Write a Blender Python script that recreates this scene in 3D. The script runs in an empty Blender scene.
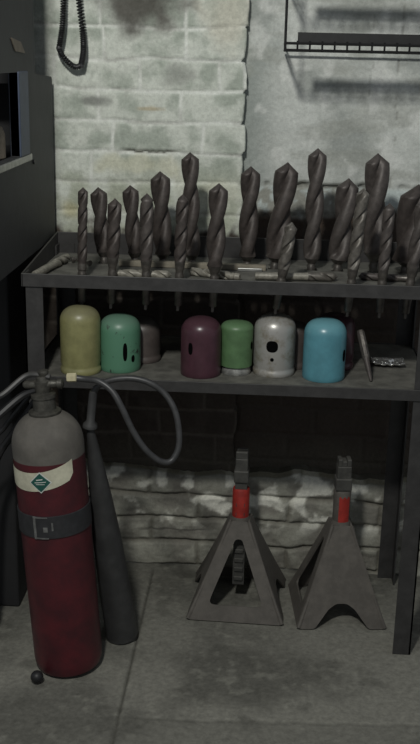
import bpy, bmesh, math, random
from mathutils import Vector, Matrix, noise
random.seed(7)
C = bpy.context.scene.collection
PI = math.pi

# ------------------------------------------------------------------ camera
CAM = Vector((0.575, -2.3856, 1.48)); FPX = 1036.7
FW = Vector((-0.05098817, 0.95461678, -0.29343996)); RT = Vector((0.99798482, 0.05981453, 0.0211782)); UP = Vector((-0.03776904, 0.29176879, 0.95574289))
cd = bpy.data.cameras.new('camera'); cam = bpy.data.objects.new('camera', cd); C.objects.link(cam)
m3 = Matrix((RT, UP, -FW)).transposed()
cam.matrix_world = Matrix.Translation(CAM) @ m3.to_4x4()
cd.sensor_fit = 'HORIZONTAL'; cd.sensor_width = 36; cd.lens = FPX / 420 * 36; cd.clip_start = 0.05
bpy.context.scene.camera = cam
def ray(x, y): return FW + RT * ((x - 210) / FPX) + UP * ((372 - y) / FPX)
def onY(x, y, Y): v = ray(x, y); return CAM + v * ((Y - CAM.y) / v.y)
def onZ(x, y, Z): v = ray(x, y); return CAM + v * ((Z - CAM.z) / v.z)

# ------------------------------------------------------------------ materials
def mat(name, col, rough=.6, metal=0., var=.25, scale=30, col2=None, bump=.0, spec=.5, dust=0., dustcol=(.11,.105,.095), bscale=None, lo=.4, hi=.65):
    m = bpy.data.materials.new(name); m.use_nodes = True; nt = m.node_tree; N = nt.nodes; L = nt.links
    b = N['Principled BSDF']; b.inputs['Roughness'].default_value = rough; b.inputs['Metallic'].default_value = metal
    b.inputs['Specular IOR Level'].default_value = spec
    tc = N.new('ShaderNodeTexCoord')
    nz = N.new('ShaderNodeTexNoise'); nz.inputs['Scale'].default_value = scale; nz.inputs['Detail'].default_value = 6; nz.inputs['Roughness'].default_value = .65
    L.new(tc.outputs['Object'], nz.inputs['Vector'])
    cr = N.new('ShaderNodeValToRGB'); cr.color_ramp.elements[0].position = lo; cr.color_ramp.elements[1].position = hi
    c2 = col2 or tuple(c * (1 - var) for c in col)
    cr.color_ramp.elements[0].color = (*c2, 1); cr.color_ramp.elements[1].color = (*col, 1)
    L.new(nz.outputs['Fac'], cr.inputs['Fac']); out = cr.outputs['Color']
    if dust:
        g = N.new('ShaderNodeNewGeometry'); sx = N.new('ShaderNodeSeparateXYZ'); L.new(g.outputs['Normal'], sx.inputs[0])
        mr = N.new('ShaderNodeMapRange'); mr.inputs['From Min'].default_value = .1; mr.inputs['From Max'].default_value = .7; mr.inputs['To Max'].default_value = dust
        L.new(sx.outputs['Z'], mr.inputs['Value'])
        mx = N.new('ShaderNodeMix'); mx.data_type = 'RGBA'; mx.inputs['B'].default_value = (*dustcol, 1)
        L.new(mr.outputs[0], mx.inputs['Factor']); L.new(out, mx.inputs['A']); out = mx.outputs['Result']
    L.new(out, b.inputs['Base Color'])
    if bump:
        n2 = N.new('ShaderNodeTexNoise'); n2.inputs['Scale'].default_value = bscale or scale * 3; n2.inputs['Detail'].default_value = 5
        L.new(tc.outputs['Object'], n2.inputs['Vector'])
        bp = N.new('ShaderNodeBump'); bp.inputs['Strength'].default_value = bump; bp.inputs['Distance'].default_value = .004
        L.new(n2.outputs['Fac'], bp.inputs['Height']); L.new(bp.outputs[0], b.inputs['Normal'])
    return m
def attrmat(name, rough=.85, fine=90, bump=.4, amt=.22):
    m = bpy.data.materials.new(name); m.use_nodes = True; nt = m.node_tree; N = nt.nodes; L = nt.links
    b = N['Principled BSDF']; b.inputs['Roughness'].default_value = rough; b.inputs['Specular IOR Level'].default_value = .3
    a = N.new('ShaderNodeVertexColor'); a.layer_name = 'surface'
    tc = N.new('ShaderNodeTexCoord'); nz = N.new('ShaderNodeTexNoise'); nz.inputs['Scale'].default_value = fine; nz.inputs['Detail'].default_value = 5; nz.inputs['Roughness'].default_value = .7
    L.new(tc.outputs['Object'], nz.inputs['Vector'])
    mr = N.new('ShaderNodeMapRange'); mr.inputs['From Min'].default_value = .3; mr.inputs['From Max'].default_value = .7
    mr.inputs['To Min'].default_value = 1 - amt; mr.inputs['To Max'].default_value = 1 + amt; L.new(nz.outputs['Fac'], mr.inputs['Value'])
    vm = N.new('ShaderNodeVectorMath'); vm.operation = 'SCALE'; L.new(a.outputs['Color'], vm.inputs[0]); L.new(mr.outputs[0], vm.inputs['Scale'])
    L.new(vm.outputs[0], b.inputs['Base Color'])
    bp = N.new('ShaderNodeBump'); bp.inputs['Strength'].default_value = bump; bp.inputs['Distance'].default_value = .003
    L.new(nz.outputs['Fac'], bp.inputs['Height']); L.new(bp.outputs[0], b.inputs['Normal'])
    return m
M = {}
M['wall'] = attrmat('painted_masonry', .75, 110, .6, .16)
M['floor'] = attrmat('worn_concrete', .8, 70, .3, .25)
M['frame'] = mat('dusty_painted_steel', (.056,.054,.053), .5, .2, .3, 25, bump=.15, dust=.5, dustcol=(.08,.077,.07))
M['plate'] = mat('dusty_shelf_plate', (.16,.155,.135), .7, 0, .45, 22, bump=.2)
M['drillA'] = mat('dark_drill_steel', (.086,.071,.064), .55, .25, .35, 60, bump=.12)
M['drillB'] = mat('grey_drill_steel', (.105,.090,.082), .52, .25, .35, 60, bump=.12)
M['drillC'] = mat('pale_drill_steel', (.17,.155,.135), .48, .3, .4, 70, bump=.1)
M['shank'] = mat('shank_steel', (.16,.145,.13), .4, .5, .45, 60, bump=.1)
M['pale'] = mat('pale_worn_steel', (.34,.32,.27), .5, .2, .45, 60, bump=.1)
M['brown'] = mat('rusty_steel', (.13,.105,.085), .55, .3, .5, 40, bump=.2)
M['wood'] = mat('old_wood', (.29,.26,.20), .75, 0, .4, 20, bump=.2)
M['black'] = mat('black_rubber', (.018,.018,.019), .5, 0, .3, 40)
M['blackmetal'] = mat('black_wire', (.02,.02,.02), .5, .3, .3, 40)
M['hose'] = mat('grey_rubber_hose', (.055,.055,.056), .42, 0, .3, 60)
M['horn'] = mat('dull_grey_horn', (.047,.047,.047), .5, 0, .3, 25, dust=.3)
M['valve'] = mat('dusty_valve_metal', (.12,.115,.10), .5, .5, .45, 60, bump=.2)
M['brass'] = mat('bright_brass_nut', (.75,.68,.45), .35, .3, .15, 60)
M['red'] = mat('faded_red_paint', (.090,.013,.018), .42, 0, .35, 14, (.052,.011,.015), bump=.06)
M['dust'] = mat('grey_dust_on_shoulder', (.13,.12,.105), .8, 0, .25, 25)
M['label'] = mat('aged_white_label', (.62,.60,.46), .6, 0, .3, 22)
M['green'] = mat('dark_green_sticker', (.015,.095,.075), .5, 0, .2, 40)
M['white'] = mat('pale_print', (.62,.64,.60), .6, 0, .1, 40)
M['greyprint'] = mat('grey_buckle_metal', (.24,.24,.235), .45, .4, .4, 60)
M['strap'] = mat('black_strap', (.030,.030,.033), .6, 0, .3, 60)
M['stand'] = mat('dusty_cast_iron', (.125,.112,.097), .75, .1, .3, 30, bump=.25, dust=.4, dustcol=(.15,.14,.125))
M['standdark'] = mat('dark_ratchet_iron', (.09,.088,.08), .65, .3, .35, 40, bump=.2, dust=.5, dustcol=(.16,.155,.14))
M['redcollar'] = mat('red_collar_paint', (.42,.032,.022), .6, 0, .35, 40, bump=.1)
M['machine'] = mat('charcoal_machine_paint', (.040,.041,.043), .6, .1, .2, 18, bump=.1)
M['machinedark'] = mat('machine_shade_black', (.016,.016,.017), .7, 0, .2, 18)  # near-black colour holds the shade inside and below the machine
M['bluepost'] = mat('blue_grey_post', (.065,.085,.13), .5, .1, .2, 30)
M['steel'] = mat('bare_steel_lip', (.42,.42,.40), .35, .6, .35, 40)
M['tan'] = mat('tan_patch', (.24,.20,.15), .7, 0, .25, 40)
M['hole'] = mat('painted_vent_dark', (.004,.004,.004), .9, 0, .1, 40, spec=0)
M['foil'] = mat('crumpled_bright_metal', (.75,.75,.74), .22, .9, .2, 60)
# cap paints
M['c_yellow'] = mat('mustard_yellow_paint', (.28,.27,.12), .38, 0, .25, 30, dust=.6, dustcol=(.19,.18,.12))
M['c_mint'] = mat('chipped_mint_green_paint', (.09,.22,.14), .4, 0, .3, 26, (.035,.04,.035), dust=.5, dustcol=(.15,.22,.18), lo=.36, hi=.40)
M['c_brown'] = mat('dull_brown_paint', (.10,.082,.075), .45, 0, .3, 30, dust=.3)
M['c_maroon'] = mat('maroon_paint', (.075,.030,.042), .30, 0, .25, 30, dust=.3, dustcol=(.1,.06,.07))
M['c_green'] = mat('leaf_green_paint', (.10,.19,.085), .42, 0, .25, 30, dust=.4, dustcol=(.16,.27,.15))
M['c_silver'] = mat('silver_paint', (.42,.41,.385), .36, .35, .5, 28, (.27,.245,.195), bump=.08, lo=.36, hi=.52)
M['c_cyan'] = mat('sky_blue_paint', (.10,.29,.35), .30, 0, .2, 20, dust=.5, dustcol=(.20,.42,.47))
M['c_neck'] = mat('bare_neck_metal', (.36,.36,.34), .45, .4, .5, 50)

# ------------------------------------------------------------------ mesh helpers
def smooth(me, ang=40):
    for p in me.polygons: p.use_smooth = True
    try: me.set_sharp_from_angle(angle=math.radians(ang))
    except Exception: pass
def obj(name, bm, m, parent=None, sm=True, ang=40, bev=0):
    bmesh.ops.recalc_face_normals(bm, faces=bm.faces)
    me = bpy.data.meshes.new(name); bm.to_mesh(me); bm.free()
    if sm: smooth(me, ang)
    o = bpy.data.objects.new(name, me); C.objects.link(o); me.materials.append(M[m] if isinstance(m, str) else m)
    if parent: o.parent = parent
    if bev:
        b = o.modifiers.new('bevel', 'BEVEL'); b.width = bev; b.segments = 2; b.limit_method = 'ANGLE'
    return o
def thing(name, label, cat, loc=(0,0,0), rz=0, group=None):
    o = bpy.data.objects.new(name, None); C.objects.link(o); o.empty_display_size = .05
    o.location = loc; o.rotation_euler = (0, 0, rz); o['label'] = label; o['category'] = cat
    if group: o['group'] = group
    return o
def tag(o, label, cat, group=None):
    o['label'] = label; o['category'] = cat
    if group: o['group'] = group
    return o
def box(bm, x0, x1, y0, y1, z0, z1, mx=None):
    vs = [bm.verts.new((x, y, z)) for x in (x0, x1) for y in (y0, y1) for z in (z0, z1)]
    for f in ((0,1,3,2),(4,6,7,5),(0,4,5,1),(2,3,7,6),(0,2,6,4),(1,5,7,3)): bm.faces.new([vs[i] for i in f])
    if mx is not None:
        for v in vs: v.co = mx @ v.co
    return vs
def lathe(bm, prof, n=40, mx=None, cap=True):
    rings = []
    for r, z in prof:
        if r < 1e-6: rings.append([bm.verts.new((0, 0, z))])
        else: rings.append([bm.verts.new((r * math.cos(2*PI*i/n), r * math.sin(2*PI*i/n), z)) for i in range(n)])
    for a, b in zip(rings, rings[1:]):
        for i in range(n):
            j = (i + 1) % n
            if len(a) == 1 and len(b) == 1: continue
            if len(a) == 1: bm.faces.new((a[0], b[i], b[j]))
            elif len(b) == 1: bm.faces.new((a[i], a[j], b[0]))
            else: bm.faces.new((a[i], a[j], b[j], b[i]))
    if cap:
        for R in (rings[0], rings[-1]):
            if len(R) > 2: bm.faces.new(R)
    vs = [v for R in rings for v in R]
    if mx is not None:
        for v in vs: v.co = mx @ v.co
    return vs
def tube(bm, pts, r, n=10, closed=False):
    pts = [Vector(p) for p in pts]; N = len(pts); rr = r if isinstance(r, (list, tuple)) else [r] * N
    up = None; rings = []
    for i, p in enumerate(pts):
        t = (pts[min(i+1, N-1)] - pts[max(i-1, 0)]).normalized()
        if up is None: up = t.orthogonal().normalized()
        up = (up - t * up.dot(t)).normalized(); s = t.cross(up)
        rings.append([bm.verts.new(p + (up * math.cos(2*PI*k/n) + s * math.sin(2*PI*k/n)) * rr[i]) for k in range(n)])
    for a, b in zip(rings, rings[1:]):
        for k in range(n): bm.faces.new((a[k], a[(k+1) % n], b[(k+1) % n], b[k]))
    bm.faces.new(rings[0]); bm.faces.new(rings[-1])
def spline(pts, per=10):
    P = [Vector(p) for p in pts]; P = [P[0] * 2 - P[1]] + P + [P[-1] * 2 - P[-2]]; out = []
    for i in range(1, len(P) - 2):
        for k in range(per):
            t = k / per; a, b, c, d = P[i-1], P[i], P[i+1], P[i+2]
            out.append(.5 * ((2*b) + (c - a)*t + (2*a - 5*b + 4*c - d)*t*t + (3*b - a - 3*c + d)*t**3))
    out.append(P[-2]); return out
def plate(bm, outline, holes, th, mx, bev=.0):
    """a flat plate in its local XY plane (thickness about 0), cut with holes, mapped by mx"""
    cu = bpy.data.curves.new('p', 'CURVE'); cu.dimensions = '2D'; cu.fill_mode = 'BOTH'; cu.extrude = th / 2
    for ring in [outline] + holes:
        s = cu.splines.new('POLY'); s.points.add(len(ring) - 1); s.use_cyclic_u = True
        for q, p in zip(s.points, ring): q.co = (p[0], p[1], 0, 1)
    o = bpy.data.objects.new('p', cu); C.objects.link(o)
    dg = bpy.context.evaluated_depsgraph_get(); me = bpy.data.meshes.new_from_object(o.evaluated_get(dg))
    me.transform(mx); bm.from_mesh(me)
    bpy.data.objects.remove(o); bpy.data.curves.remove(cu); bpy.data.meshes.remove(me)
def roundpoly(pts, r, n=5):
    out = []; N = len(pts)
    for i in range(N):
        p = Vector(pts[i]); a = Vector(pts[i-1]) - p; b = Vector(pts[(i+1) % N]) - p
        rr = min(r, a.length * .45, b.length * .45); A = p + a.normalized() * rr; B = p + b.normalized() * rr
        for k in range(n + 1):
            t = k / n; out.append(tuple(A * (1-t)**2 + p * 2*t*(1-t) + B * t*t))
    return out
def fbm(x, y, z=0, o=4):
    s = 0; a = 1
    for i in range(o): s += a * noise.noise(Vector((x, y, z + i * 7.3))); x *= 2.03; y *= 2.03; a *= .5
    return s
def sst(a, b, x): t = max(0, min(1, (x - a) / (b - a))); return t * t * (3 - 2 * t)
def lerp(a, b, t): return tuple(p + (q - p) * t for p, q in zip(a, b))
def gridmesh(name, us, vs, fn, m, back=None):
    """fn(u,v) -> (co, colour)"""
    verts = []; cols = []
    for v in vs:
        for u in us:
            c, k = fn(u, v); verts.append(c); cols.append((*k, 1))
    nu = len(us); faces = [(j*nu+i, j*nu+i+1, (j+1)*nu+i+1, (j+1)*nu+i) for j in range(len(vs)-1) for i in range(nu-1)]
    me = bpy.data.meshes.new(name); me.from_pydata(verts, [], faces); me.update()
    at = me.color_attributes.new('surface', 'FLOAT_COLOR', 'POINT'); at.data.foreach_set('color', [c for k in cols for c in k])
    for p in me.polygons: p.use_smooth = True
    o = bpy.data.objects.new(name, me); C.objects.link(o); me.materials.append(M[m]); o['kind'] = 'structure'
    if back:
        s = o.modifiers.new('solid', 'SOLIDIFY'); s.thickness = back; s.offset = -1
    return o
def frange(a, b, s):
    n = max(1, round((b - a) / s)); return [a + (b - a) * i / n for i in range(n + 1)]

# ------------------------------------------------------------------ masonry
CH = .0812; Z0 = 1.382 - CH * 13      # course height; a joint lies at z = 1.382
JO = {0: (-.12, .195, .445), 12: (-.14, .11, .33), 13: (-.235, -.01, .215, .432), 14: (-.12,.12,.34), 11: (-.32, -.09, .147, .385), 10: (-.15, .09, .31), 9: (-.27, -.03, .2, .42), 8: (-.15,.08,.30)}
def bricks(x, z, wob=.006):
    x += fbm(x*6, z*6, 3, 2) * wob; z += fbm(x*5, z*9, 9, 3) * wob * .9
    k = math.floor((z - Z0) / CH); fz = (z - Z0) / CH - k; dz = min(fz, 1 - fz) * CH
    if k in JO and x < .5: dx = min(abs(x - j) for j in JO[k])
    else:
        off = (k % 2) * .112 + noise.cell(Vector((k * 3.3, 1, 2))) * .05; u = (x + 5 + off) / .225; u -= math.floor(u); dx = min(u, 1-u) * .225
    return min(dz, dx), k, dx
WW = (.68, .71, .635); WG = (.43, .47, .405); WS = (.78, .80, .74); DK = (.070, .056, .046); SO = (.085, .078, .066)
def brickwall(x, z):
    d, k, dx = bricks(x, z, .009)
    d += .0015 * fbm(x*25, z*25, 77, 2); face = sst(.001, .008, d); n = fbm(x*14, z*14, 1, 5); n2 = fbm(x*45, z*45, 5, 3)
    y = .470 - .0042 * face * (.7 + .5 * n) + .0025 * n + .0012 * n2 + .0012 * fbm(x*3, z*3, 8, 2)
    if k < 14 and noise.cell(Vector((math.floor(x*4), k*2.1, 4))) > .55: y += .002
    edge = .500 + .005 * fbm(z*14, 2, 0, 3) + (.002 if k % 2 else -.002) - .006 * (1 - sst(0, .01, abs(((z - Z0)/CH) % 1 - 0) * CH))
    xx = x
    if x > .485: xx = min(x, edge + (x - edge) * .02 if x > edge else x)
    if x > edge: y += min(.04, (x - edge) * 4); 
    c = lerp(WS, lerp(WW, WG, sst(-.25, .5, n + .35 * fbm(x*4, z*4, 11, 2))), face)
    # stains and other tones of the wall
    def blot(cx, cz, rx, rz, j=.5): return sst(1.25, .35, math.hypot((x-cx)/rx, (z-cz)/rz) + j * n)
    c = lerp(c, SO, .93 * blot(.235, 1.61, .125, .085))          # soot patch at the top
    c = lerp(c, (.62, .60, .50), .8 * blot(.45, 1.58, .075, .10))
    c = lerp(c, (.16,.165,.15), .75 * blot(.085, 1.352, .055, .014, .6))
    c = lerp(c, (.2,.205,.185), .55 * blot(.32, 1.425, .05, .035, .7))
    c = lerp(c, (.42,.32,.16), .6 * blot(.24, 1.335, .05, .006, .8))
    c = lerp(c, (.45,.47,.36), .6 * sst(1.22, 1.10, z) * sst(-.3,.3,n+.1))
    c = lerp(c, (.47, .42, .22), .6 * blot(.03, 1.06, .035, .03))
    c = lerp(c, (.10,.10,.085), .8 * sst(.025, .0, x - (-.02)) * .6)  # darker towards the left end of the bricks
    if face < .6: c = lerp(c, (.2,.19,.16), .35 * sst(-.1, .45, fbm(x*9, z*9, 20, 2)))
    c = lerp(c, (.60,.58,.40), .5 * blot(.22, 1.19, .10, .03, .9)); c = lerp(c, (.60,.60,.46), .5*blot(.42,1.12,.08,.05,.9))
    crack = sst(.004, .001, abs(z - (1.223 + .006*fbm(x*20, 1, 0, 3)))) * sst(.16,.19,x) * sst(.34,.30,x)
    y += .012 * crack; c = lerp(c, (.06,.05,.04), .85 * crack)
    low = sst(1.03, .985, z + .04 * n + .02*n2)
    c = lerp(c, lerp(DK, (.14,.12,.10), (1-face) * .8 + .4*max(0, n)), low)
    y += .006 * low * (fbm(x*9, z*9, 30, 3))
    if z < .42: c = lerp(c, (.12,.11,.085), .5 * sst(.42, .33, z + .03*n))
    return (xx, y, z), c
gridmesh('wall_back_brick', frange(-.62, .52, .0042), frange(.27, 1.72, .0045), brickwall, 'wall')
def plasterwall(x, z):
    n = fbm(x*7, z*7, 41, 5); n2 = fbm(x*40, z*40, 45, 3); nb = fbm(x*2.2, z*2.2, 50, 3)
    y = .505 + .002 * n + .0008 * n2
    c = lerp((.62,.64,.60), (.47,.49,.455), sst(-.4, .5, n + .5*nb))
    c = lerp(c, (.26,.29,.27), .75 * sst(.10, 0, x - .505 + .05 * n))  # shade beside the brick edge, painted into the plaster colour
    c = lerp(c, (.3,.32,.3), .5 * sst(.25, .55, n)); c = lerp(c, (.36,.37,.33), .5 * sst(.1, .4, fbm(x*3, z*16, 57, 4))); c = lerp(c, (.74,.75,.71), .6 * sst(.15,.5, fbm(x*12, z*12, 58, 4)))
    # broken bed joint low on the plaster, pale patches under it
    zj = 1.138 + .010 * fbm(x*11, 2, 0, 3)
    j = sst(.009, .003, abs(z - zj)) * sst(-.12, .12, fbm(x*14, 9, 3, 3) + .02)
    y += .016 * j; c = lerp(c, (.085,.08,.07), .8 * j); c = lerp(c, (.2,.2,.17), .6 * sst(.02, .0, abs(z - zj)) * sst(.0, .4, n2 + n))
    below = sst(zj, zj - .012, z)
    d, k, dx = bricks(x, z)
    face = sst(.002, .0075, d)
    c = lerp(c, lerp((.56,.62,.60), (.34,.34,.30), sst(-.2,.4, n2 + n)), below)
    y += below * (.004 - .004 * face)
    crk = sst(.0022, .0006, abs(x - (.905 + .012*fbm(z*12, 5, 1, 4)))) * (1 - below)
    y += .004 * crk; c = lerp(c, (.2,.2,.18), .55 * crk)
    crk = sst(.0016, .0005, abs(x - (.835 + .01*fbm(z*9, 7, 1, 3)))) * sst(1.33,1.36,z)
    c = lerp(c, (.2,.2,.18), .4 * crk)
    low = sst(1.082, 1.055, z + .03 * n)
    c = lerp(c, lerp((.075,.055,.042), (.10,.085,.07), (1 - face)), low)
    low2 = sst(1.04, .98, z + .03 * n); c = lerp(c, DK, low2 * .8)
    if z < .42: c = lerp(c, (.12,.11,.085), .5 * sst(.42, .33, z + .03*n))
    return (x, y, z), c
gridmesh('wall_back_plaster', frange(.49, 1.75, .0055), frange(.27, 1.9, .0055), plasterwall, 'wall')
def footing(x, v):
    """v runs up the face (0..1) then back over the ledge (1..1.4)"""
    top = .292 + .022 * fbm(x*5, 3, 2, 3) + .02 * sst(.32,.12, x)
    if v <= 1: z = v * top; y = .440
    else: z = top + (v - 1) * .03; y = .440 + (v - 1) / .4 * .09
    n = fbm(x*10, z*12, 61, 5); n2 = fbm(x*38, z*38, 66, 3)
    xx = x + .012 * fbm(x*6, z*6, 68, 2); zz = z + .012 * fbm(x*5, z*7, 69, 3)
    k = math.floor(zz / .078); fz = zz / .078 - k; u = (xx + 5 + k * .137) / .27; u -= math.floor(u)
    d = min(min(fz, 1 - fz) * .078, min(u, 1-u) * .27); face = sst(.0, .010, d)
    if v <= 1: y += -.010 * face + .008 * n + .002 * n2
    else: z += .010 * n + .002 * n2
    rim = sst(.9, 1.0, v) * sst(1.2, 1.0, v); y += .012 * rim
    c = lerp((.135,.125,.10), lerp((.33,.325,.275), (.22,.21,.18), sst(-.3, .4, n)), face * .7 + .3)
    c = lerp(c, (.80,.79,.70), .9 * sst(.10, .40, fbm(x*16, z*16, 75, 4) + .38 * sst(.12,.0,abs(x-.68)) * sst(.17,.24,z) + .1*sst(.1,0,abs(x-.43))) * sst(.10,.18,z))
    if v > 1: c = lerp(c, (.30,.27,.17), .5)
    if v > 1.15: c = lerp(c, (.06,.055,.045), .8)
    c = lerp(c, (.11,.105,.09), .6 * sst(.05, -.06, x + .06*n))
    crk = sst(.004, .001, abs(z - (.118 + .004*fbm(x*9, 1, 0, 3)))) * sst(.2,.25,x) * sst(.45,.40,x)
    c = lerp(c, (.05,.045,.04), .7 * crk)
    return (x, y, z), c
gridmesh('wall_back_footing', frange(-.62, 1.75, .0055), [i / 70 for i in range(99)], footing, 'wall')
def floorf(x, y):
    n = fbm(x*4, y*4, 81, 5); n2 = fbm(x*28, y*28, 85, 4); nb = fbm(x*1.3+4, y*1.3, 89, 3)
    z = -.001 + .0012 * n2 * .6 + .001 * n
    c = lerp((.215,.21,.18), (.125,.122,.105), sst(-.45, .5, n + .5*nb)); c = lerp(c, (.30,.295,.25), .4 * sst(.25, .7, n2 + .3*n))
    c = lerp(c, (.09,.088,.075), .5 * sst(.3,.7, fbm(x*11, y*11, 95, 3)))
    jx = .268 + .004 * fbm(y*9, 3, 2, 3) ; g = sst(.0055, .002, abs(x - jx)) * sst(.45,.35,y)
    jy = -.335 + .05*(x-.25) + .008 * fbm(x*5, 8, 2, 3); g2 = sst(.006, .002, abs(y - jy)) * (.35 if x < .27 else .55)
    z -= .006 * g + .004 * g2; c = lerp(c, (.05,.048,.04), .75 * max(g, g2))
    if y < jy: z -= .003 * sst(jy, jy-.01, y); c = lerp(c, (.10,.098,.084), .35)
    return (x, y, min(z, .0)), c
gridmesh('floor', [-2.6, -1.4] + frange(-.62, 1.55, .007) + [2.2, 3.2], [-3.6, -2.2, -1.2] + frange(-.62, .56, .007), floorf, 'floor')

# ------------------------------------------------------------------ steel rack
ZT, ZL, DEP, LEN = .9746, .72, .4394, .9384
AW = .045                         # angle-iron width
rack = thing('tool_rack', 'grey angle-iron rack with a tray on top and a lower shelf', 'rack')
def angle_leg(x, y, sx, sy, h=ZT):
    bm = bmesh.new(); t = .004
    box(bm, min(x, x+sx*AW), max(x, x+sx*AW), min(y, y+sy*t), max(y, y+sy*t), 0, h)
    box(bm, min(x, x+sx*t), max(x, x+sx*t), min(y, y+sy*AW), max(y, y+sy*AW), 0, h)
    return bm
XR = LEN + AW
for (x, y, sx, sy) in ((0, 0, 1, 1), (XR, 0, -1, 1), (0, DEP-.025, 1, -1), (XR, DEP-.025, -1, -1)):
    obj('leg', angle_leg(x, y, sx, sy, ZT - .001), 'frame', rack, False)
def rim(z0, z1, name, side=.0):
    for (x0, x1, y0, y1) in ((-.004, XR+.004, -.005, -.0005), (-.004, XR+.004, DEP-.0245, DEP-.02), (-.005, -.0005, -.005, DEP-.02), (XR+.0005, XR+.005, -.005, DEP-.02)):
        bm = bmesh.new(); box(bm, x0, x1, y0, y1, z0, z1); obj(name, bm, 'frame', rack, False, bev=.001)

def rim_top():
    B = .030
    for nm, (x0, x1, y0, y1), za, zb_ in (('top_rail', (-.004, XR+.004, -.005, -.0005), 0, 0), ('back_board', (-.004, XR+.004, DEP-.0245, DEP-.02), B, B), ('side_rail', (-.005, -.0005, -.005, DEP-.02), 0, B), ('side_rail', (XR+.0005, XR+.005, -.005, DEP-.02), 0, B)):
        bm = bmesh.new(); vs = box(bm, x0, x1, y0, y1, ZT-.032, ZT)
        for v in vs:
            if v.co.z > ZT - .01: v.co.z += za if v.co.y < (y0+y1)/2 else zb_
        obj(nm, bm, 'frame', rack, False, bev=.001)
rim_top(); rim(ZL - .026, ZL + .002, 'shelf_rail')
bm = bmesh.new(); box(bm, .001, XR-.001, .001, DEP-.026, ZL-.006, ZL)
# tidy little notches are left out: the plate simply sits between the legs
obj('shelf_plate', bm, 'plate', rack, False)
TF = .948                          # tray floor
FY, BY = .085, .29
fr = [((83,187),(82,280),10),((115,198),(112,280),14),((147,193),(146,280),14),((183,194),(179,282),13),((219,183),(214,281),19.5),((292,222),(281,281),13),((364,188),(351,284),13),((390,203),(382,284),12),((424,200),(410,285),15)]
bk = [((98,187),(104,258),17,'drillA'),((130,185),(135,262),16.5,'drillA'),((160,171),(163,262),20,'drillA'),((190,152),(192,262),18,'drillA'),((251,166),(247,266),20,'drillA'),((288,162),(274,270),24.5,'drillA'),((318,148),(311,270),19,'drillB'),((349,178),(337,271),23,'drillB'),((378,153),(373,272),25,'drillB'),((419,184),(404,272),34,'drillA')]
def at_floor(tip, base, Y):
    a = onY(*tip, Y); b = onY(*base, Y); d = (a - b); s = (TF - b.z) / d.z; return a, b + d * s
holes = {FY: [], BY: []}
for tip, base, w in fr: holes[FY].append(at_floor(tip, base, FY)[1].x)
for tip, base, w, m in bk: holes[BY].append(at_floor(tip, base, BY)[1].x)
bm = bmesh.new(); HW = .012
ys = [.001, FY - HW, FY + HW, BY - HW - .004, BY + HW + .004, DEP - .026]
for i in range(5):
    y0, y1 = ys[i], ys[i+1]
    if i in (1, 3):
        hs = sorted(holes[FY if i == 1 else BY]); w = HW if i == 1 else HW + .004; x = .001
        for h in hs:
            if h - w > x: box(bm, x, h - w, y0, y1, TF - .004, TF)
            x = h + w
        if x < XR: box(bm, x, XR - .001, y0, y1, TF - .004, TF)
    else: box(bm, .001, XR - .001, y0, y1, TF - .004, TF)
obj('tray_floor', bm, 'plate', rack, False)

# ------------------------------------------------------------------ twist drills
def drill_parts(root, L, R, shank_len, sm, fm, turn=0., fat=.42, pitch=None, stub=.06):
    """standing drill: z=0 is where the shank meets the plate, flutes run from shank_len to L"""
    big = R > .017; n = 32; tiph = R * (.80 if big else .95)
    if big: pitch = 9.0 * R; turn = -2*PI*.75*R/pitch
    else: pitch = max(.06, 7.5 * R)
    bm = bmesh.new(); rings = []; zs = frange(shank_len, L - tiph, .004) + [L - tiph * (1 - t) for t in (.2, .4, .6, .8, .93)]
    for z in zs:
        ph = turn - 2 * PI * (L - z) / pitch; env = 1.0
        if z < shank_len + .02: env = sst(shank_len - .004, shank_len + .02, z)
        lim = R if z <= L - tiph else R * max(.02, (L - z) / tiph)
        ring = []
        for k in range(n):
            th = 2 * PI * k / n; c = abs(math.cos(th)); prof = .40 + .60 * (c**1.2 * .65 + .35 * sst(.1, .6, c)) if big else .46 + .54 * sst(.05, .65, c)
            prof = 1 * (1 - env) * .86 + prof * env
            r = min(R * prof, lim * (1.0 if z <= L - tiph else .35 + .65 * prof) if z > L - tiph else R * prof)
            a = th + ph - .35 * (1 - prof); ring.append(bm.verts.new((r * math.cos(a), r * math.sin(a), z)))
        rings.append(ring)
    for a, b in zip(rings, rings[1:]):
        for k in range(n): bm.faces.new((a[k], a[(k+1) % n], b[(k+1) % n], b[k]))
    t = bm.verts.new((0, 0, L))
    for k in range(n): bm.faces.new((rings[-1][k], rings[-1][(k+1) % n], t))
    bm.faces.new(rings[0])
    obj('flutes', bm, fm, root, ang=50)
    bm = bmesh.new(); rs = min(R * .88, .0105)
    if stub > 0: prof = [(rs*.75, -stub), (rs*.9, -stub + .002), (rs, -.002), (rs * 1.05, shank_len * .35), (rs * .92, shank_len*.42), (rs*.92, shank_len * .55), (rs*1.08, shank_len*.6), (R * .86, shank_len + .001)]
    else: prof = [(rs*.7, 0), (rs*.85, .003), (rs, shank_len*.6), (rs*.9, shank_len*.66), (rs*.9, shank_len*.8), (R*.86, shank_len + .001)]
    lathe(bm, prof, 20)
    if stub > 0: box(bm, -rs*.7, rs*.7, -rs*.3, rs*.3, -stub - .012, -stub + .001)   # tang
    obj('shank', bm, sm, root)
def stand_drill(tip, base, w, Y, fm, sm, label, group, shank=.03, turn=0., pitch=None, fat=.42):
    a, b = at_floor(tip, base, Y); d = a - b; R = w / 2 / (FPX / (a - CAM).dot(FW))
    root = thing('twist_drill', label, 'drill bit', b, 0, group)
    root.rotation_mode = 'QUATERNION'; root.rotation_quaternion = d.to_track_quat('Z', 'Y')
    drill_parts(root, d.length, R, shank, sm, fm, turn, fat, pitch)
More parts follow.
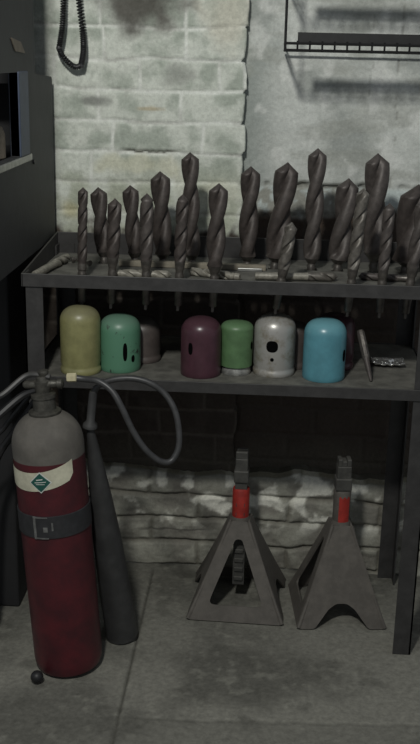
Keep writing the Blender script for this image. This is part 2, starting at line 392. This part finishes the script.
FL = ['slim dark twist drill standing at the left end of the tray front row',
 'short dark twist drill in the front row, second from the left end',
 'slender twist drill in the front row, leaning before the wide one with the broad point',
 'slim twist drill in the front row standing before the tallest left-hand drill',
 'straight dark twist drill with a pointed tip, above the maroon cap',
 'short pale leaning twist drill in front of the broad spear-shaped drill',
 'slender pale brown twist drill leaning right, just left of the big faceted-head drill',
 'thin grey twist drill in the front row right of the pale brown leaning one',
 'thin pale twist drill at the right edge of the tray front row']
turns = [.3, .2, 1.2, .9, .5, 1.6, 2.2, .9, .4]
FM = ['drillA','drillA','drillB','drillA','drillA','drillC','drillC','drillB','drillB']
for i, (tip, base, w) in enumerate(fr):
    stand_drill(tip, base, w, FY, FM[i], 'shank', FL[i], 'twist drills in the front row of the tray', (.038,.055,.05,.05,.042,.04,.045,.045,.055)[i], turns[i], (.075,.075,.08,.07,.085,.075,.085,.07,.09)[i], .45)
BL = ['dark twist drill leaning right behind the leftmost pair, back row',
 'dark twist drill with a faceted tip, second in the back row from the left',
 'thick dark twist drill with a broad point, third in the back row from the left',
 'tall dark twist drill with a bulging head against the white bricks',
 'thick dark twist drill just right of the edge of the white brickwork',
 'broad spear-shaped dark twist drill leaning left before the plaster wall',
 'tallest twist drill, upright before the plaster wall right of centre',
 'stout rounded-tip twist drill between the tallest drill and the big hexagonal-headed one',
 'big twist drill with a wide faceted head, tall at the right of the tray',
 'very wide dark twist drill cut off by the right edge of the picture']
bt = [.5, .1, .9, .35, .15, .1, 0., .6, .1, .2]; bp = [.15,.13,.14,.135,.15,.17,.16,.14,.17,.22]
for i, (tip, base, w, m) in enumerate(bk):
    stand_drill(tip, base, w, BY, m, 'shank' if i != 8 else 'drillC', BL[i], 'twist drills in the back row of the tray', (.03 if i != 8 else .05), bt[i] + .3, bp[i], .40 if i not in (7,) else .6)
def lying_drill(p0, p1, R, Lsh, fm, sm, label, turn=0):
    a = onZ(*p0, TF + R); b = onZ(*p1, TF + R); a.z = b.z = TF + R * 1.02
    root = thing('twist_drill', label, 'drill bit', a, 0, 'drills lying flat in the tray'); root.rotation_mode = 'QUATERNION'
    root.rotation_quaternion = (b - a).to_track_quat('Z', 'Y'); drill_parts(root, (b - a).length, R, Lsh, sm, fm, turn, .5, .07, 0)
lying_drill((108,273),(172,275), .0105, .03, 'pale', 'pale', 'bright twist drill lying in the tray behind the two leftmost short drills', .4)
lying_drill((240,277),(188,271), .0105, .02, 'pale', 'pale', 'shiny twist drill lying between the slim drill and the straight pointed one', .2)
lying_drill((255,276),(338,277), .0115, .13, 'drillC', 'pale', 'brown round-shanked drill lying flat right of the tray centre', .4)
lying_drill((414,279),(358,276), .0095, .04, 'drillB', 'shank', 'twist drill lying flat at the right end of the tray', .4)
lying_drill((34,275),(68,257), .0115, .14, 'pale', 'pale', 'pale grey drill lying diagonally in the left corner of the tray', .4)
a = onZ(72,263,TF); b = onZ(90,267,TF)
bm = bmesh.new(); tube(bm, spline([(a.x,a.y,TF+.010),(a.x+.02,a.y-.008,TF+.0105),(b.x,b.y,TF+.010)], 6), [.006+.003*math.sin(i*1.1) for i in range(13)], 10)
tag(obj('pipe_stub', bm, 'shank'), 'small pale lumpy metal stub lying near the left corner of the tray', 'metal stub')
a = onZ(122,262,TF); b = onZ(266,266,TF)
bm = bmesh.new(); box(bm, 0, (b-a).length, -.011, .011, 0, .014, Matrix.Translation((a.x, BY - .032, TF + .0005)) @ Matrix.Rotation(math.radians(-.5), 4, 'Z'))
bar = obj('flat_bar', bm, 'wood', sm=False, bev=.0015); tag(bar, 'long flat brown bar lying in the tray in front of the back row of drills', 'bar')
a = onZ(237,268,TF+.02); b = onZ(262,269,TF+.02)
bm = bmesh.new(); box(bm, 0, (b-a).length, -.004, .004, 0, .008, Matrix.Translation((a.x, BY - .032 - .022, TF + .0005)) )
tag(obj('bar_highlight', bm, 'steel', sm=False, bev=.001), 'short bright strip added as the highlight beside the flat brown bar', 'highlight')  # bright strip added to give the brown bar its highlight

# ------------------------------------------------------------------ gas cylinder caps
def cap_prof(r, h, dome=.85, flange=True):
    p = [(r*.97, 0), (r*1.0, .003), (r, .012)] if not flange else [(r*.98, 0), (r*1.01, .003), (r*1.01, .012), (r*.965, .015), (r*.965, .02), (r, .026)]
    hz = h - r * dome; p.append((r, hz))
    for k in range(1, 13):
        a = k / 12 * PI / 2; e = .82; p.append((r * math.cos(a) ** e if k < 12 else 0, hz + r * dome * math.sin(a) ** (e*1.05)))
    return p
def gas_cap(px, bot, width, top, m, label, Ydep=None, dome=.8, slots=(), neck=None, flange=True):
    # base centre from the front foot of the cap
    f = onZ(px, bot, ZL); r = width / 2 / (FPX / (f - CAM).dot(FW)) if Ydep is None else width / 2 / (FPX / (Vector((f.x, Ydep, ZL)) - CAM).dot(FW))
    cy = max(f.y + r, r + .006) if Ydep is None else Ydep
    if Ydep is not None: px_x = onY(px, (bot+top)/2, cy).x
    else: px_x = onY(px, (bot+top)/2, cy).x
    tp = onY(px, top, cy + r * .25); h = tp.z - ZL + .003
    root = thing('gas_cylinder_cap', label, 'cylinder cap', (px_x, cy, ZL + .0004), 0, 'cylinder caps on the lower shelf')
    bm = bmesh.new(); prof = cap_prof(r, h, dome, flange)
    if neck:
        nr, nh = neck; prof = [(r*.82, nh), (r*.97, nh + .004)] + [q for q in prof if q[1] > nh + .01]
    lathe(bm, prof, 48)
    obj('cap_shell', bm, m, root)
    if neck:
        bm = bmesh.new(); lathe(bm, [(nr, 0), (nr*1.03, .004), (nr, nh*.6), (nr*.9, nh+.002)], 36); obj('neck_ring', bm, 'c_neck', root)
    for (az, z, w, hh) in slots:       # vent openings: black patches on the curved shell, painting the shade inside
        bm = bmesh.new(); a0 = math.radians(az) - PI/2; n = 24; rr = []
        for q, off in ((1.0, .0006), (.72, .0008)):
            rr.append([])
            for k in range(n):
                t = 2*PI*k/n; du = math.copysign(abs(math.cos(t))**.8, math.cos(t)) * w/2*q; dv = math.copysign(abs(math.sin(t))**.8, math.sin(t)) * hh/2*q
                aa = a0 + du / r; rr[-1].append(bm.verts.new(((r+off) * math.cos(aa), (r+off) * math.sin(aa), z + dv)))
        for k in range(n): bm.faces.new((rr[0][k], rr[0][(k+1) % n], rr[1][(k+1) % n], rr[1][k]))
        bm.faces.new(rr[1]); obj('vent_shade_patch', bm, 'hole', root, False)
    return root
gas_cap(80.5, 380, 41, 305.5, 'c_yellow', 'mustard yellow domed cylinder cap, leftmost on the lower shelf')
gas_cap(120, 374, 42, 314, 'c_mint', 'mint green cylinder cap with chipped paint beside the yellow cap', flange=False, slots=((22, .055, .011, .046), (46,.036,.010,.018)))
gas_cap(142.5, 370, 36, 317.5, 'c_brown', 'dull brown cylinder cap half hidden behind the mint green one', Ydep=.176)
gas_cap(201, 379.5, 41, 316.5, 'c_maroon', 'dark maroon domed cylinder cap with a slot in its left side', flange=False, slots=((-27, .075, .012, .030),))
gas_cap(236.5, 377, 33, 320.5, 'c_green', 'leaf green cylinder cap on a bare metal neck between maroon and silver caps', neck=(.036, .017), dome=.5, slots=((66, .075, .01, .02),))
gas_cap(274.5, 378.5, 42, 313.5, 'c_silver', 'silver cylinder cap with a round hole in its front', slots=((-7, .080, .029, .029), (-6, .047, .009, .009)))
gas_cap(296, 370, 26, 322, 'c_brown', 'small dark cylinder cap hidden between the silver and sky blue caps', Ydep=.165)
gas_cap(324.5, 383.5, 43, 318, 'c_cyan', 'sky blue domed cylinder cap on the lower shelf', flange=False, slots=((62, .064, .014, .03),))
gas_cap(334, 372, 40, 313, 'c_maroon', 'dark brownish cap standing behind the sky blue one', Ydep=.178)
# leaning steel tool and crumpled metal at the right
a = onZ(371,382,ZL); b = onY(360,331,a.y + .06)
root = thing('steel_punch', 'grey tapered steel punch leaning on the lower shelf right of the sky blue cap', 'punch', (a.x, a.y, ZL + .002)); dv = b - a
root.rotation_mode = 'QUATERNION'; root.rotation_quaternion = dv.to_track_quat('Z', 'Y')
bm = bmesh.new(); lathe(bm, [(.003, 0), (.0045, .01), (.0078, dv.length*.45)], 16); obj('point', bm, 'drillB', root)
bm = bmesh.new(); lathe(bm, [(.0085, dv.length*.45), (.0098, dv.length*.5), (.0098, dv.length*.95), (.007, dv.length)], 8); obj('handle', bm, 'shank', root)
a = onZ(388,368,ZL)
bm = bmesh.new(); g = 18; vs = []
for j in range(g+1):
    for i in range(g+1):
        u, v = i/g*2-1, j/g*2-1; x = u*.042; y = v*.028; z = .003 + .006*max(abs(u),abs(v))**4 + .007*(noise.noise(Vector((u*4, v*4, 3)))+.6)
        vs.append(bm.verts.new((x, y, max(.0015, z))))
for j in range(g):
    for i in range(g): q = j*(g+1)+i; bm.faces.new((vs[q], vs[q+1], vs[q+g+2], vs[q+g+1]))
fo = obj('foil_dish', bm, 'foil', ang=20); fo.location = (a.x, a.y + .02, ZL + .001); s = fo.modifiers.new('s','SOLIDIFY'); s.thickness = .0012
tag(fo, 'shiny crumpled metal dish at the right end of the lower shelf', 'dish')

# ------------------------------------------------------------------ fire extinguisher
EX, EY, ER = .1245, -.096, .0845
b = onZ(68, 678, 0); EX = b.x - .009; EY = b.y + ER - .018
TILT = math.radians(-3.9)
ext = thing('fire_extinguisher', 'old red fire extinguisher with a dusty grey shoulder standing on the floor at left', 'fire extinguisher', (EX, EY, ER*.8*math.sin(-TILT) + .001)); ext.rotation_euler = (0, TILT, 0)
ET = (Matrix.Translation(ext.location) @ Matrix.Rotation(TILT, 4, 'Y')).inverted()
zt = onY(50, 412, EY).z; zs = onY(50, 462, EY - ER).z
h0 = zs + .012      # where the shoulder starts to curve
prof = [(ER*.80, 0), (ER*.93, .004), (ER*.985, .018), (ER, .035), (ER, h0)]
bm = bmesh.new(); lathe(bm, prof, 64); obj('tank', bm, 'red', ext)
hh = zt - h0
prof = [(ER*1.001, h0 - .028), (ER*1.003, h0)]
for k in range(1, 15):
    a = k/14 * PI/2 * .86; prof.append((ER * math.cos(a)**.9, h0 + hh * math.sin(a)))
prof += [(.022, prof[-1][1] + .003)]
bm = bmesh.new(); lathe(bm, prof, 64, cap=False); obj('shoulder', bm, 'dust', ext)
zt2 = prof[-1][1]
bm = bmesh.new(); lathe(bm, [(.034, zt2-.012), (.038, zt2-.007), (.038, zt2-.002), (.032, zt2 + .002), (.027, zt2+.003), (.026, zt2 + .030), (.029, zt2 + .032), (.029, zt2+.040), (.017, zt2+.043), (.016, zt2+.07), (.0, zt2+.071)], 36); obj('neck', bm, 'valve', ext)
def L(p): return ET @ Vector(p)
# valve body with the levers pointing left
V = L(onY(46, 384, EY)); vz = V.z
bm = bmesh.new(); lathe(bm, [(.013, vz-.045), (.016, vz-.02), (.019, vz-.014), (.019, vz+.008), (.013, vz+.012), (.012, vz+.02), (0, vz+.021)], 20)
mxh = Matrix.Translation((0, 0, vz)) @ Matrix.Rotation(PI/2, 4, 'Y')
lathe(bm, [(.006, -.045), (.010, -.04), (.010, -.02), (.013, -.012), (.013, .014), (.010, .018), (.009, .034), (.012, .036), (.012, .046), (.007, .05)], 18, mxh)
obj('valve_body', bm, 'valve', ext)
def bar(p0, p1, w, t): 
    bm = bmesh.new(); d = Vector(p1) - Vector(p0); mx = Matrix.Translation(p0) @ d.to_track_quat('X', 'Z').to_matrix().to_4x4()
    box(bm, 0, d.length, -w/2, w/2, -t/2, t/2, mx); return bm
pl0 = L(onY(50, 377, EY)); pl1 = L(onY(24, 377, EY)); pl2 = L(onY(2, 395, EY - .03))
bm = bmesh.new(); tube(bm, spline([pl0, (pl0+pl1)/2 + Vector((0,0,.006)), pl1, pl2, pl2 + Vector((-.03, 0, -.004))], 6), [.007]*25, 8); obj('squeeze_lever', bm, 'horn', ext)
q0 = L(onY(42, 388, EY)); q1 = L(onY(22, 396, EY)); q2 = L(onY(-4, 418, EY - .03))
bm = bmesh.new(); tube(bm, spline([q0, q1, q2], 6), .009, 8); obj('carrying_handle', bm, 'black', ext)
bm = bmesh.new(); p = L(onY(43, 372, EY)); lathe(bm, [(.004,-.02),(.012,-.004),(.013,.0),(.012,.004),(0,.006)], 18, Matrix.Translation(p)); obj('safety_disc', bm, 'valve', ext)
# label band with a diamond sticker
def wrap(R, az0, az1, zf0, zf1, n=40, off=.0012):
    bm = bmesh.new(); A = []; B = []
    for i in range(n+1):
        t = i/n; a = math.radians(az0 + (az1-az0)*t) - PI/2
        A.append(bm.verts.new(((R+off)*math.cos(a), (R+off)*math.sin(a), zf0(t)))); B.append(bm.verts.new(((R+off)*math.cos(a), (R+off)*math.sin(a), zf1(t))))
    for i in range(n): bm.faces.new((A[i], A[i+1], B[i+1], B[i]))
    return bm
zc = onY(48, 495, EY - ER).z; zc1 = onY(48, 476.5, EY - ER).z
bow = lambda t: .020 * (2*t - .95) ** 2 + .004*t
bm = wrap(ER, -100, 50, lambda t: zc + bow(t) + .012*sst(.95,1,t), lambda t: zc1 + bow(t) - .004*sst(.03,0,t) ); o = obj('label_band', bm, 'label', ext); o['label'] = 'aged white curved label band'
dc = (zc + zc1)/2 + .003
def diamond(hw, hz, off):
    bm = bmesh.new(); n = 12; A = []; B = []; a0 = math.radians(-4) - PI/2
    for i in range(n+1):
        t = i/n*2-1; a = a0 + t*hw/ER; k = (1-abs(t)); A.append(bm.verts.new(((ER+off)*math.cos(a), (ER+off)*math.sin(a), dc - hz*k - 1e-5))); B.append(bm.verts.new(((ER+off)*math.cos(a), (ER+off)*math.sin(a), dc + hz*k + 1e-5)))
    for i in range(n): bm.faces.new((A[i], A[i+1], B[i+1], B[i]))
    return bm
o = obj('diamond_border', diamond(.0265, .0265, .0018), 'white', ext, False); o2 = obj('diamond_sticker', diamond(.0232, .0232, .0024), 'green', ext, False); o2['label'] = 'dark green diamond sticker'
def patch(az, z, w, h, off, sl=0):
    bm = wrap(ER, az - math.degrees(w/ER)/2, az + math.degrees(w/ER)/2, lambda t: z - h/2 + sl*t, lambda t: z + h/2 + sl*t, 6, off); return bm
bm = bmesh.new()
for az, z, w, h, sl in ((-5, dc+.0065, .015, .0026, .002), (-4, dc+.0, .026, .0018, .002), (-4, dc-.004, .020, .0014, .0)):
    b2 = patch(az, z, w, h, .003, sl); me = bpy.data.meshes.new('t'); b2.to_mesh(me); b2.free(); bm.from_mesh(me); bpy.data.meshes.remove(me)
obj('sticker_print', bm, 'white', o2, False)
# strap with buckle
s0 = onY(55, 541, EY - ER).z; s1 = onY(55, 519, EY - ER).z
bm = bmesh.new(); lathe(bm, [(ER+.0005, s0), (ER+.003, s0+.001), (ER+.003, s1-.001), (ER+.0005, s1)], 64, cap=False); st = obj('strap', bm, 'strap', ext)
bm = bmesh.new()
for az, z, w, h in ((-20, (s0+s1)/2, .006, (s1-s0)*1.02), (-9, s1-.002, .030, .003), (-9, s0+.002, .030, .003), (-3, (s0+s1)/2 - .004, .010, .012), (8,(s0+s1)/2+.003,.004,.02)):
    b2 = patch(az, z, w, h, .0045); me = bpy.data.meshes.new('t'); b2.to_mesh(me); b2.free(); bm.from_mesh(me); bpy.data.meshes.remove(me)
bk_ = obj('buckle', bm, 'greyprint', st, False); so = bk_.modifiers.new('s','SOLIDIFY'); so.thickness = .0015
# hose: out of the valve nut, over and round in a loop, back to the horn grip
n0 = L(onY(72, 377.5, EY))
bm = bmesh.new(); lathe(bm, [(.009, -.012), (.011, -.010), (.011, .010), (.008, .012)], 6, Matrix.Translation(n0) @ Matrix.Rotation(PI/2, 4, 'Y')); nut = obj('hose_nut', bm, 'brass', ext); nut['label'] = 'bright brass hose nut'
HY = EY
hp = [(72,377.5,HY),(84,379,HY),(98,381,HY-.01),(112,391,HY-.02),(122,408,HY-.03),(133,431,HY-.03),(146,450,HY-.03),(160,461,HY-.02),(171,461,HY-.01),(178,449,HY),(179,432,HY+.01),(175,411,HY+.02),(165,394,HY+.03),(152,384,HY+.03),(137,379,HY+.03),(122,378.5,HY+.03),(108,381,HY+.03),(97,387,HY+.03),(93,395,HY+.03)]
H = [L(onY(x, y, Y)) for x, y, Y in hp]
bm = bmesh.new(); tube(bm, spline(H, 8), .0075, 12); obj('hose', bm, 'hose', ext)
g0 = H[-1]; g1 = L(onY(90, 427, HY+.035))
bm = bmesh.new(); d = g1 - g0; mx = Matrix.Translation(g0) @ d.to_track_quat('Z','Y').to_matrix().to_4x4()
lathe(bm, [(.009,-.01),(.010,.0),(.010,d.length*.8),(.017,d.length*.9),(.018,d.length),(.008,d.length+.004)], 20, mx); obj('horn_grip', bm, 'horn', ext)
hb = onZ(120, 645, 0); base = L((hb.x, hb.y + .040, .002))
ht = g1; d = ht - base; mx = Matrix.Translation(base) @ d.to_track_quat('Z','Y').to_matrix().to_4x4(); Ld = d.length
bm = bmesh.new(); lathe(bm, [(.0, .012), (.036, .012), (.040, .006), (.0425, .008), (.0425, .016), (.0415, .03), (.0405, Ld*.25), (.036, Ld*.5), (.026, Ld*.72), (.014, Ld*.92), (.008, Ld)], 36, mx); obj('discharge_horn', bm, 'horn', ext)
# small black caster ball
k = onZ(37, 677, .016); bm = bmesh.new()
lathe(bm, [(0,-.0155),(.006,-.0145),(.012,-.010),(.0155,-.003),(.0155,.003),(.012,.010),(.006,.0145),(0,.0155)], 22, Matrix.Translation((k.x, k.y, .0165)) @ Matrix.Rotation(math.radians(70), 4, 'X'))
tag(obj('rubber_knob', bm, 'black'), 'small black rubber knob on the floor at the foot of the red extinguisher', 'knob')

# ------------------------------------------------------------------ jack stands
def jack_stand(label, loc, rz, half, hgt, colz, topz, col_top_scale=1., red_full=True):
    root = thing('jack_stand', label, 'jack stand', loc, rz, 'jack stands under the rack')
    t = .0255; th = .005; sl = math.hypot(hgt, half - t); ang = math.atan2(half - t, hgt)
    def wv(v): return half + (t - half) * v / sl
    out = [(-half, 0), (half, 0), (t, sl), (-t, sl)]
    out_w = roundpoly([(-half, 0), (half, 0), (half*.93, sl*.10), (t, sl), (-t, sl), (-half*.93, sl*.10)], .01, 3)
    win = roundpoly([(-wv(sl*.15)*.66, sl*.16), (wv(sl*.15)*.66, sl*.16), (.009, sl*.82), (-.009, sl*.82)], .020, 5)
    notch = [(-half, 0), (-half*.62, 0), (-half*.30, sl*.19), (-half*.12, sl*.245), (half*.12, sl*.245), (half*.30, sl*.19), (half*.62, 0), (half, 0), (half*.93, sl*.10), (t, sl), (-t, sl), (-half*.93, sl*.10)]
    bm = bmesh.new()
    for i in range(4):
        mx = Matrix.Rotation(i*PI/2, 4, 'Z') @ Matrix.Translation((0, -half, .002)) @ Matrix.Rotation(-ang, 4, 'X') @ Matrix.Rotation(PI/2, 4, 'X')
        if i % 2 == 0: plate(bm, out_w, [win], th, mx)
        else: plate(bm, roundpoly(notch, .008, 3), [], th, mx)
    # rolled rims along the four corners
    for sx in (-1, 1):
        for sy in (-1, 1): tube(bm, [(sx*half*.985, sy*half*.985, .004), (sx*half*.5, sy*half*.5, hgt*.5+ .02), (sx*t, sy*t, hgt)], [.0065,.0065,.006], 8)
    o = obj('frame_body', bm, 'stand', root, True, 30)
    bm = bmesh.new(); c0 = hgt - .012
    lathe(bm, [(.026, c0), (.0295, c0+.004), (.027, c0 + .014), (.0245, c0+.022)], 24)
    obj('throat_ring', bm, 'stand', root)
    bm = bmesh.new(); lathe(bm, [(.0225, c0+.010), (.0235, c0+.014), (.0235, colz-.004), (.0215, colz)], 24)
    if red_full: o = obj('collar', bm, 'redcollar', root); o['label'] = 'red painted collar'
    else:
        o = obj('collar', bm, 'stand', root)
        bm = bmesh.new(); A = []; B = []
        for i in range(11):
            a = math.radians(-112 + i*7.5) - rz; A.append(bm.verts.new((.0243*math.cos(a), .0243*math.sin(a), c0+.018 + .003*math.sin(i*2)))); B.append(bm.verts.new((.0243*math.cos(a), .0243*math.sin(a), colz-.016+.004*math.sin(i*1.7))))
        for i in range(10): bm.faces.new((A[i], A[i+1], B[i+1], B[i]))
        p = obj('paint_patch', bm, 'redcollar', o); p['label'] = 'red paint patch on the collar'
    bm = bmesh.new(); box(bm, -.0165, .0165, -.016, .016, .055, topz - .045)
    for k in range(9): box(bm, -.0125, .0125, -.021, -.0155, .07 + k*.028, .082 + k*.028)
    obj('ratchet_column', bm, 'standdark', root, False, bev=.0015)
    bm = bmesh.new()
    box(bm, -.020, .020, -.022, .022, topz-.090, topz-.055); box(bm, -.017, .017, -.019, .019, topz-.058, topz-.020); box(bm, -.0165, .0165, -.018, -.006, topz-.022, topz); box(bm, -.0165, .0165, .006, .018, topz-.022, topz); box(bm, -.0165, .0165, -.0065, .0065, topz-.022, topz-.005)
    obj('saddle', bm, 'standdark', root, False, bev=.003)
    return root
fl = onZ(188, 620, 0); frt = onZ(283, 626, 0); half = (frt - fl).length/2
jack_stand('dark jack stand with a triangular window and a full red collar, left of the pair', ((fl.x+frt.x)/2 + .002, (fl.y+frt.y)/2 + half, 0), math.radians(-2), half, .252, .345, .455)
fl = onZ(290, 628, 0); frt = onZ(383, 631, 0); half2 = (frt - fl).length/2 * .94
jack_stand('grey jack stand with a notched foot and only a red patch, right of the pair', ((fl.x+frt.x)/2+.003, (fl.y+frt.y)/2 + half2, 0), math.radians(90+5), half2, .262, .36, .452, red_full=False)

# ------------------------------------------------------------------ machine cabinet at the left
mc = thing('machine_cabinet', 'dark grey metal machine cabinet with an open side bay, at the left edge', 'machine cabinet', (-.3, .2, 0))
def LM(bm): 
    for v in bm.verts: v.co -= Vector((-.3, .2, 0))
    return bm
# side panel lies in the YZ plane: local x->Y, y->Z
mx = Matrix(((0,0,1,-.022),(1,0,0,0),(0,1,0,0),(0,0,0,1)))
bm = bmesh.new(); outl = roundpoly([(-.35,.99),(.436,.99),(.436,1.413),(.235,1.424),(.235,1.78),(-.35,1.78)], .012, 4)
plate(bm, outl, [[(-.30,1.240),(.052,1.240),(.052,1.43),(-.30,1.43)]], .02, mx); obj('side_panel', LM(bm), 'machine', mc, True, 30)
bm = bmesh.new(); box(bm, -.56, -.033, .21, .40, 1.40, 1.412); box(bm, -.56, -.55, .21, .40, 1.036, 1.41); box(bm, -.56, -.033, .40, .428, 1.036, 1.41); box(bm, -.56, -.033, .215, .230, 1.41, 1.77); box(bm, -.56, -.55, -.34, .215, 1.036, 1.77); box(bm, -.55, -.033, -.34, .40, 1.036, 1.05); box(bm, -.55,-.033,-.34,.215,1.76,1.775); obj('inner_casing', LM(bm), 'machinedark', mc, False)
bm = bmesh.new(); box(bm, -.55, -.033, -.34, .395, 1.222, 1.236); obj('inner_shelf', LM(bm), 'machine', mc, False)
bm = bmesh.new(); box(bm, -.034, -.008, +.052, .145, 1.238, 1.432); obj('corner_post', LM(bm), 'bluepost', mc, False, bev=.003)
bm = bmesh.new(); box(bm, -.031, -.008, -.34, .165, 1.222, 1.238); o = obj('steel_lip', LM(bm), 'steel', mc, False, bev=.002); o['label'] = 'bare steel lip of the open bay'
bm = bmesh.new(); box(bm, -.56, -.075, .14, .40, .0, 1.036); obj('under_machine_shade', LM(bm), 'machinedark', mc, False, bev=.006)  # solid black box for the dark below the machine, shade put into colour
c0 = [onY(3,33,.02), onY(15,40,.11), onY(17,50,.13), onY(4,43,.02)]
bm = bmesh.new(); plate(bm, roundpoly([(-.005,1.505),(.085,1.497),(.125,1.472),(.03,1.476)], .005, 3), [], .002, Matrix(((0,0,1,-.010),(1,0,0,0),(0,1,0,0),(0,0,0,1)))); o = obj('faded_plate', LM(bm), 'tan', mc, False); o['label'] = 'faded tan plate on the side panel'
bm = bmesh.new(); lathe(bm, [(.004,-.004),(.006,0),(.006,.004),(0,.005)], 12, Matrix.Translation((-.012, .19, 1.215)) @ Matrix.Rotation(PI/2,4,'Y')); obj('screw', LM(bm), 'black', mc)
jp = onY(0, 145, 0.0)
bm = bmesh.new(); lathe(bm, [(.038,0),(.042,.004),(.042,.055),(.036,.072),(.024,.080),(.024,.092),(0,.093)], 28); j = obj('oil_jar', bm, 'tan'); j.location = (-.078, .012, 1.2365)
tag(j, 'tan jar with rounded shoulders in the open bay of the machine cabinet', 'jar')

# cables at the left behind the extinguisher handles
for i, (pts, Y, r, lab) in enumerate(([[(33,392),(20,408),(4,428),(-20,462)], -.05, .006, 'thin black cable sloping down left of the extinguisher neck'], [[(36,400),(26,415),(14,432),(-6,470)], -.02, .009, 'thicker black cable sloping down nearest the extinguisher shoulder'])):
    P = [onY(x, y, Y) for x, y in pts]; P += [Vector((P[-1].x - .02, Y, .25)), Vector((P[-1].x - .03, Y, .012)), Vector((P[-1].x - .12, Y, .012))]
    bm = bmesh.new(); tube(bm, spline(P, 8), r, 8); tag(obj('cable', bm, 'black'), lab, 'cable', 'cables at the left')

# ------------------------------------------------------------------ coiled cord on the wall
cc = thing('coiled_cord', 'black coiled cord hanging in a loop on the whitewashed bricks', 'cord', onY(70, 68, .44))
def LC(p): return p - cc.location
WYc = .435
def coil(path, R, turns, r):
    P = spline(path, 40); out = []; n = turns * 12; up = Vector((0,1,0))
    for i in range(n+1):
        t = i/n*(len(P)-1); k = min(int(t), len(P)-2); p = P[k].lerp(P[k+1], t-k); d = (P[k+1]-P[k]).normalized(); s = d.cross(up).normalized(); u2 = s.cross(d)
        a = 2*PI*i/12; out.append(p + s*R*math.cos(a) + u2*R*math.sin(a))
    bm = bmesh.new(); tube(bm, out, r, 5); return bm
A = [LC(onY(x, y, WYc)) for x, y in ((64,-28),(63.5,0),(62.5,25),(59.5,46))]
B = [LC(onY(x, y, WYc)) for x, y in ((78,-28),(79,0),(82.5,30),(83.5,50),(81.5,64))]
obj('left_coil', coil(A, .0065, 30, .0022), 'black', cc); obj('right_coil', coil(B, .0068, 38, .0022), 'black', cc)
D = [LC(onY(x, y, WYc)) for x, y in ((59,48),(62,55),(69,63),(76,67),(81.5,65))]
obj('bottom_coil', coil(D, .0055, 17, .0026), 'black', cc)
for p in (D[0], D[-1]):
    bm = bmesh.new(); lathe(bm, [(.0,-.008),(.006,-.007),(.008,0),(.006,.007),(0,.008)], 14, Matrix.Translation(p)); obj('clip', bm, 'hose', cc)
bm = bmesh.new(); tube(bm, [A[0], A[0]+Vector((.004,0,.05)), B[0]+Vector((-.004,0,.05)), B[0]], .004, 8)
tube(bm, [(A[0]+B[0])/2 + Vector((0,0,.05)), (A[0]+B[0])/2 + Vector((0,.06,.055))], .004, 8); obj('wall_hook', bm, 'blackmetal', cc)

# ------------------------------------------------------------------ wire rack on the plaster wall
RY = .262; RB = .49
o0 = onY(285, 50, RY)
wr = thing('wire_rack', 'black wire wall rack hung high on the plaster wall', 'wire rack', (o0.x, RB, o0.z))
def rod(a, b, r): bm = bmesh.new(); off = wr.location; tube(bm, [Vector(a)-Vector((o0.x,RB,o0.z)), Vector(b)-Vector((o0.x,RB,o0.z))], r, 8); return bm
X0 = o0.x; X1 = X0 + .62; zb = o0.z
def tier(zb):
    bm = bmesh.new(); O = Vector((o0.x, RB, o0.z))
    for (y, z) in ((RY, zb), (RY, zb+.016), (RB-.02, zb)): tube(bm, [Vector((X0,y,z))-O, Vector((X1,y,z))-O], .0034, 6)
    x = X0 + .0
    while x <= X1: tube(bm, [Vector((x,RY,zb-.004))-O, Vector((x,RY,zb+.022))-O], .0026, 5); x += .030
    for x in (X0, X1): tube(bm, [Vector((x,RY,zb+.016))-O, Vector((x,RB-.01,zb+.016))-O], .0026, 6); tube(bm, [Vector((x,RY,zb))-O, Vector((x,RB-.01,zb))-O], .0026, 6)
    obj('shelf_wires', bm, 'blackmetal', wr)
    bm = bmesh.new(); box(bm, X0+.030, X1, RY+.006, RY+.012, zb+.018, zb+.042); 
    for v in bm.verts: v.co -= O
    obj('front_band', bm, 'blackmetal', wr, False, bev=.001)
tier(zb); tier(zb + .165)
for x in (X0, X1): obj('upright', rod((x, RY, zb-.004), (x, RY, zb + .34), .0034), 'blackmetal', wr)
for x in (X0, X1): obj('wall_bracket', rod((x, RY, zb+.2), (x, .508, zb+.2), .003), 'blackmetal', wr)

# ------------------------------------------------------------------ light
ld = bpy.data.lights.new('ceiling_bulb', 'POINT'); ld.energy = 108; ld.shadow_soft_size = .10; ld.color = (1, 1, .95)
lo = bpy.data.objects.new('ceiling_bulb', ld); C.objects.link(lo); lo.location = (.15, -2.0, 2.65)
w = bpy.data.worlds.new('world'); bpy.context.scene.world = w; w.use_nodes = True
w.node_tree.nodes['Background'].inputs[0].default_value = (.85, .92, 1, 1); w.node_tree.nodes['Background'].inputs[1].default_value = .15
vs_ = bpy.context.scene.view_settings; vs_.view_transform = 'Standard'; vs_.look = 'None'; vs_.exposure = .5; vs_.gamma = 1; vs_.use_curve_mapping = False
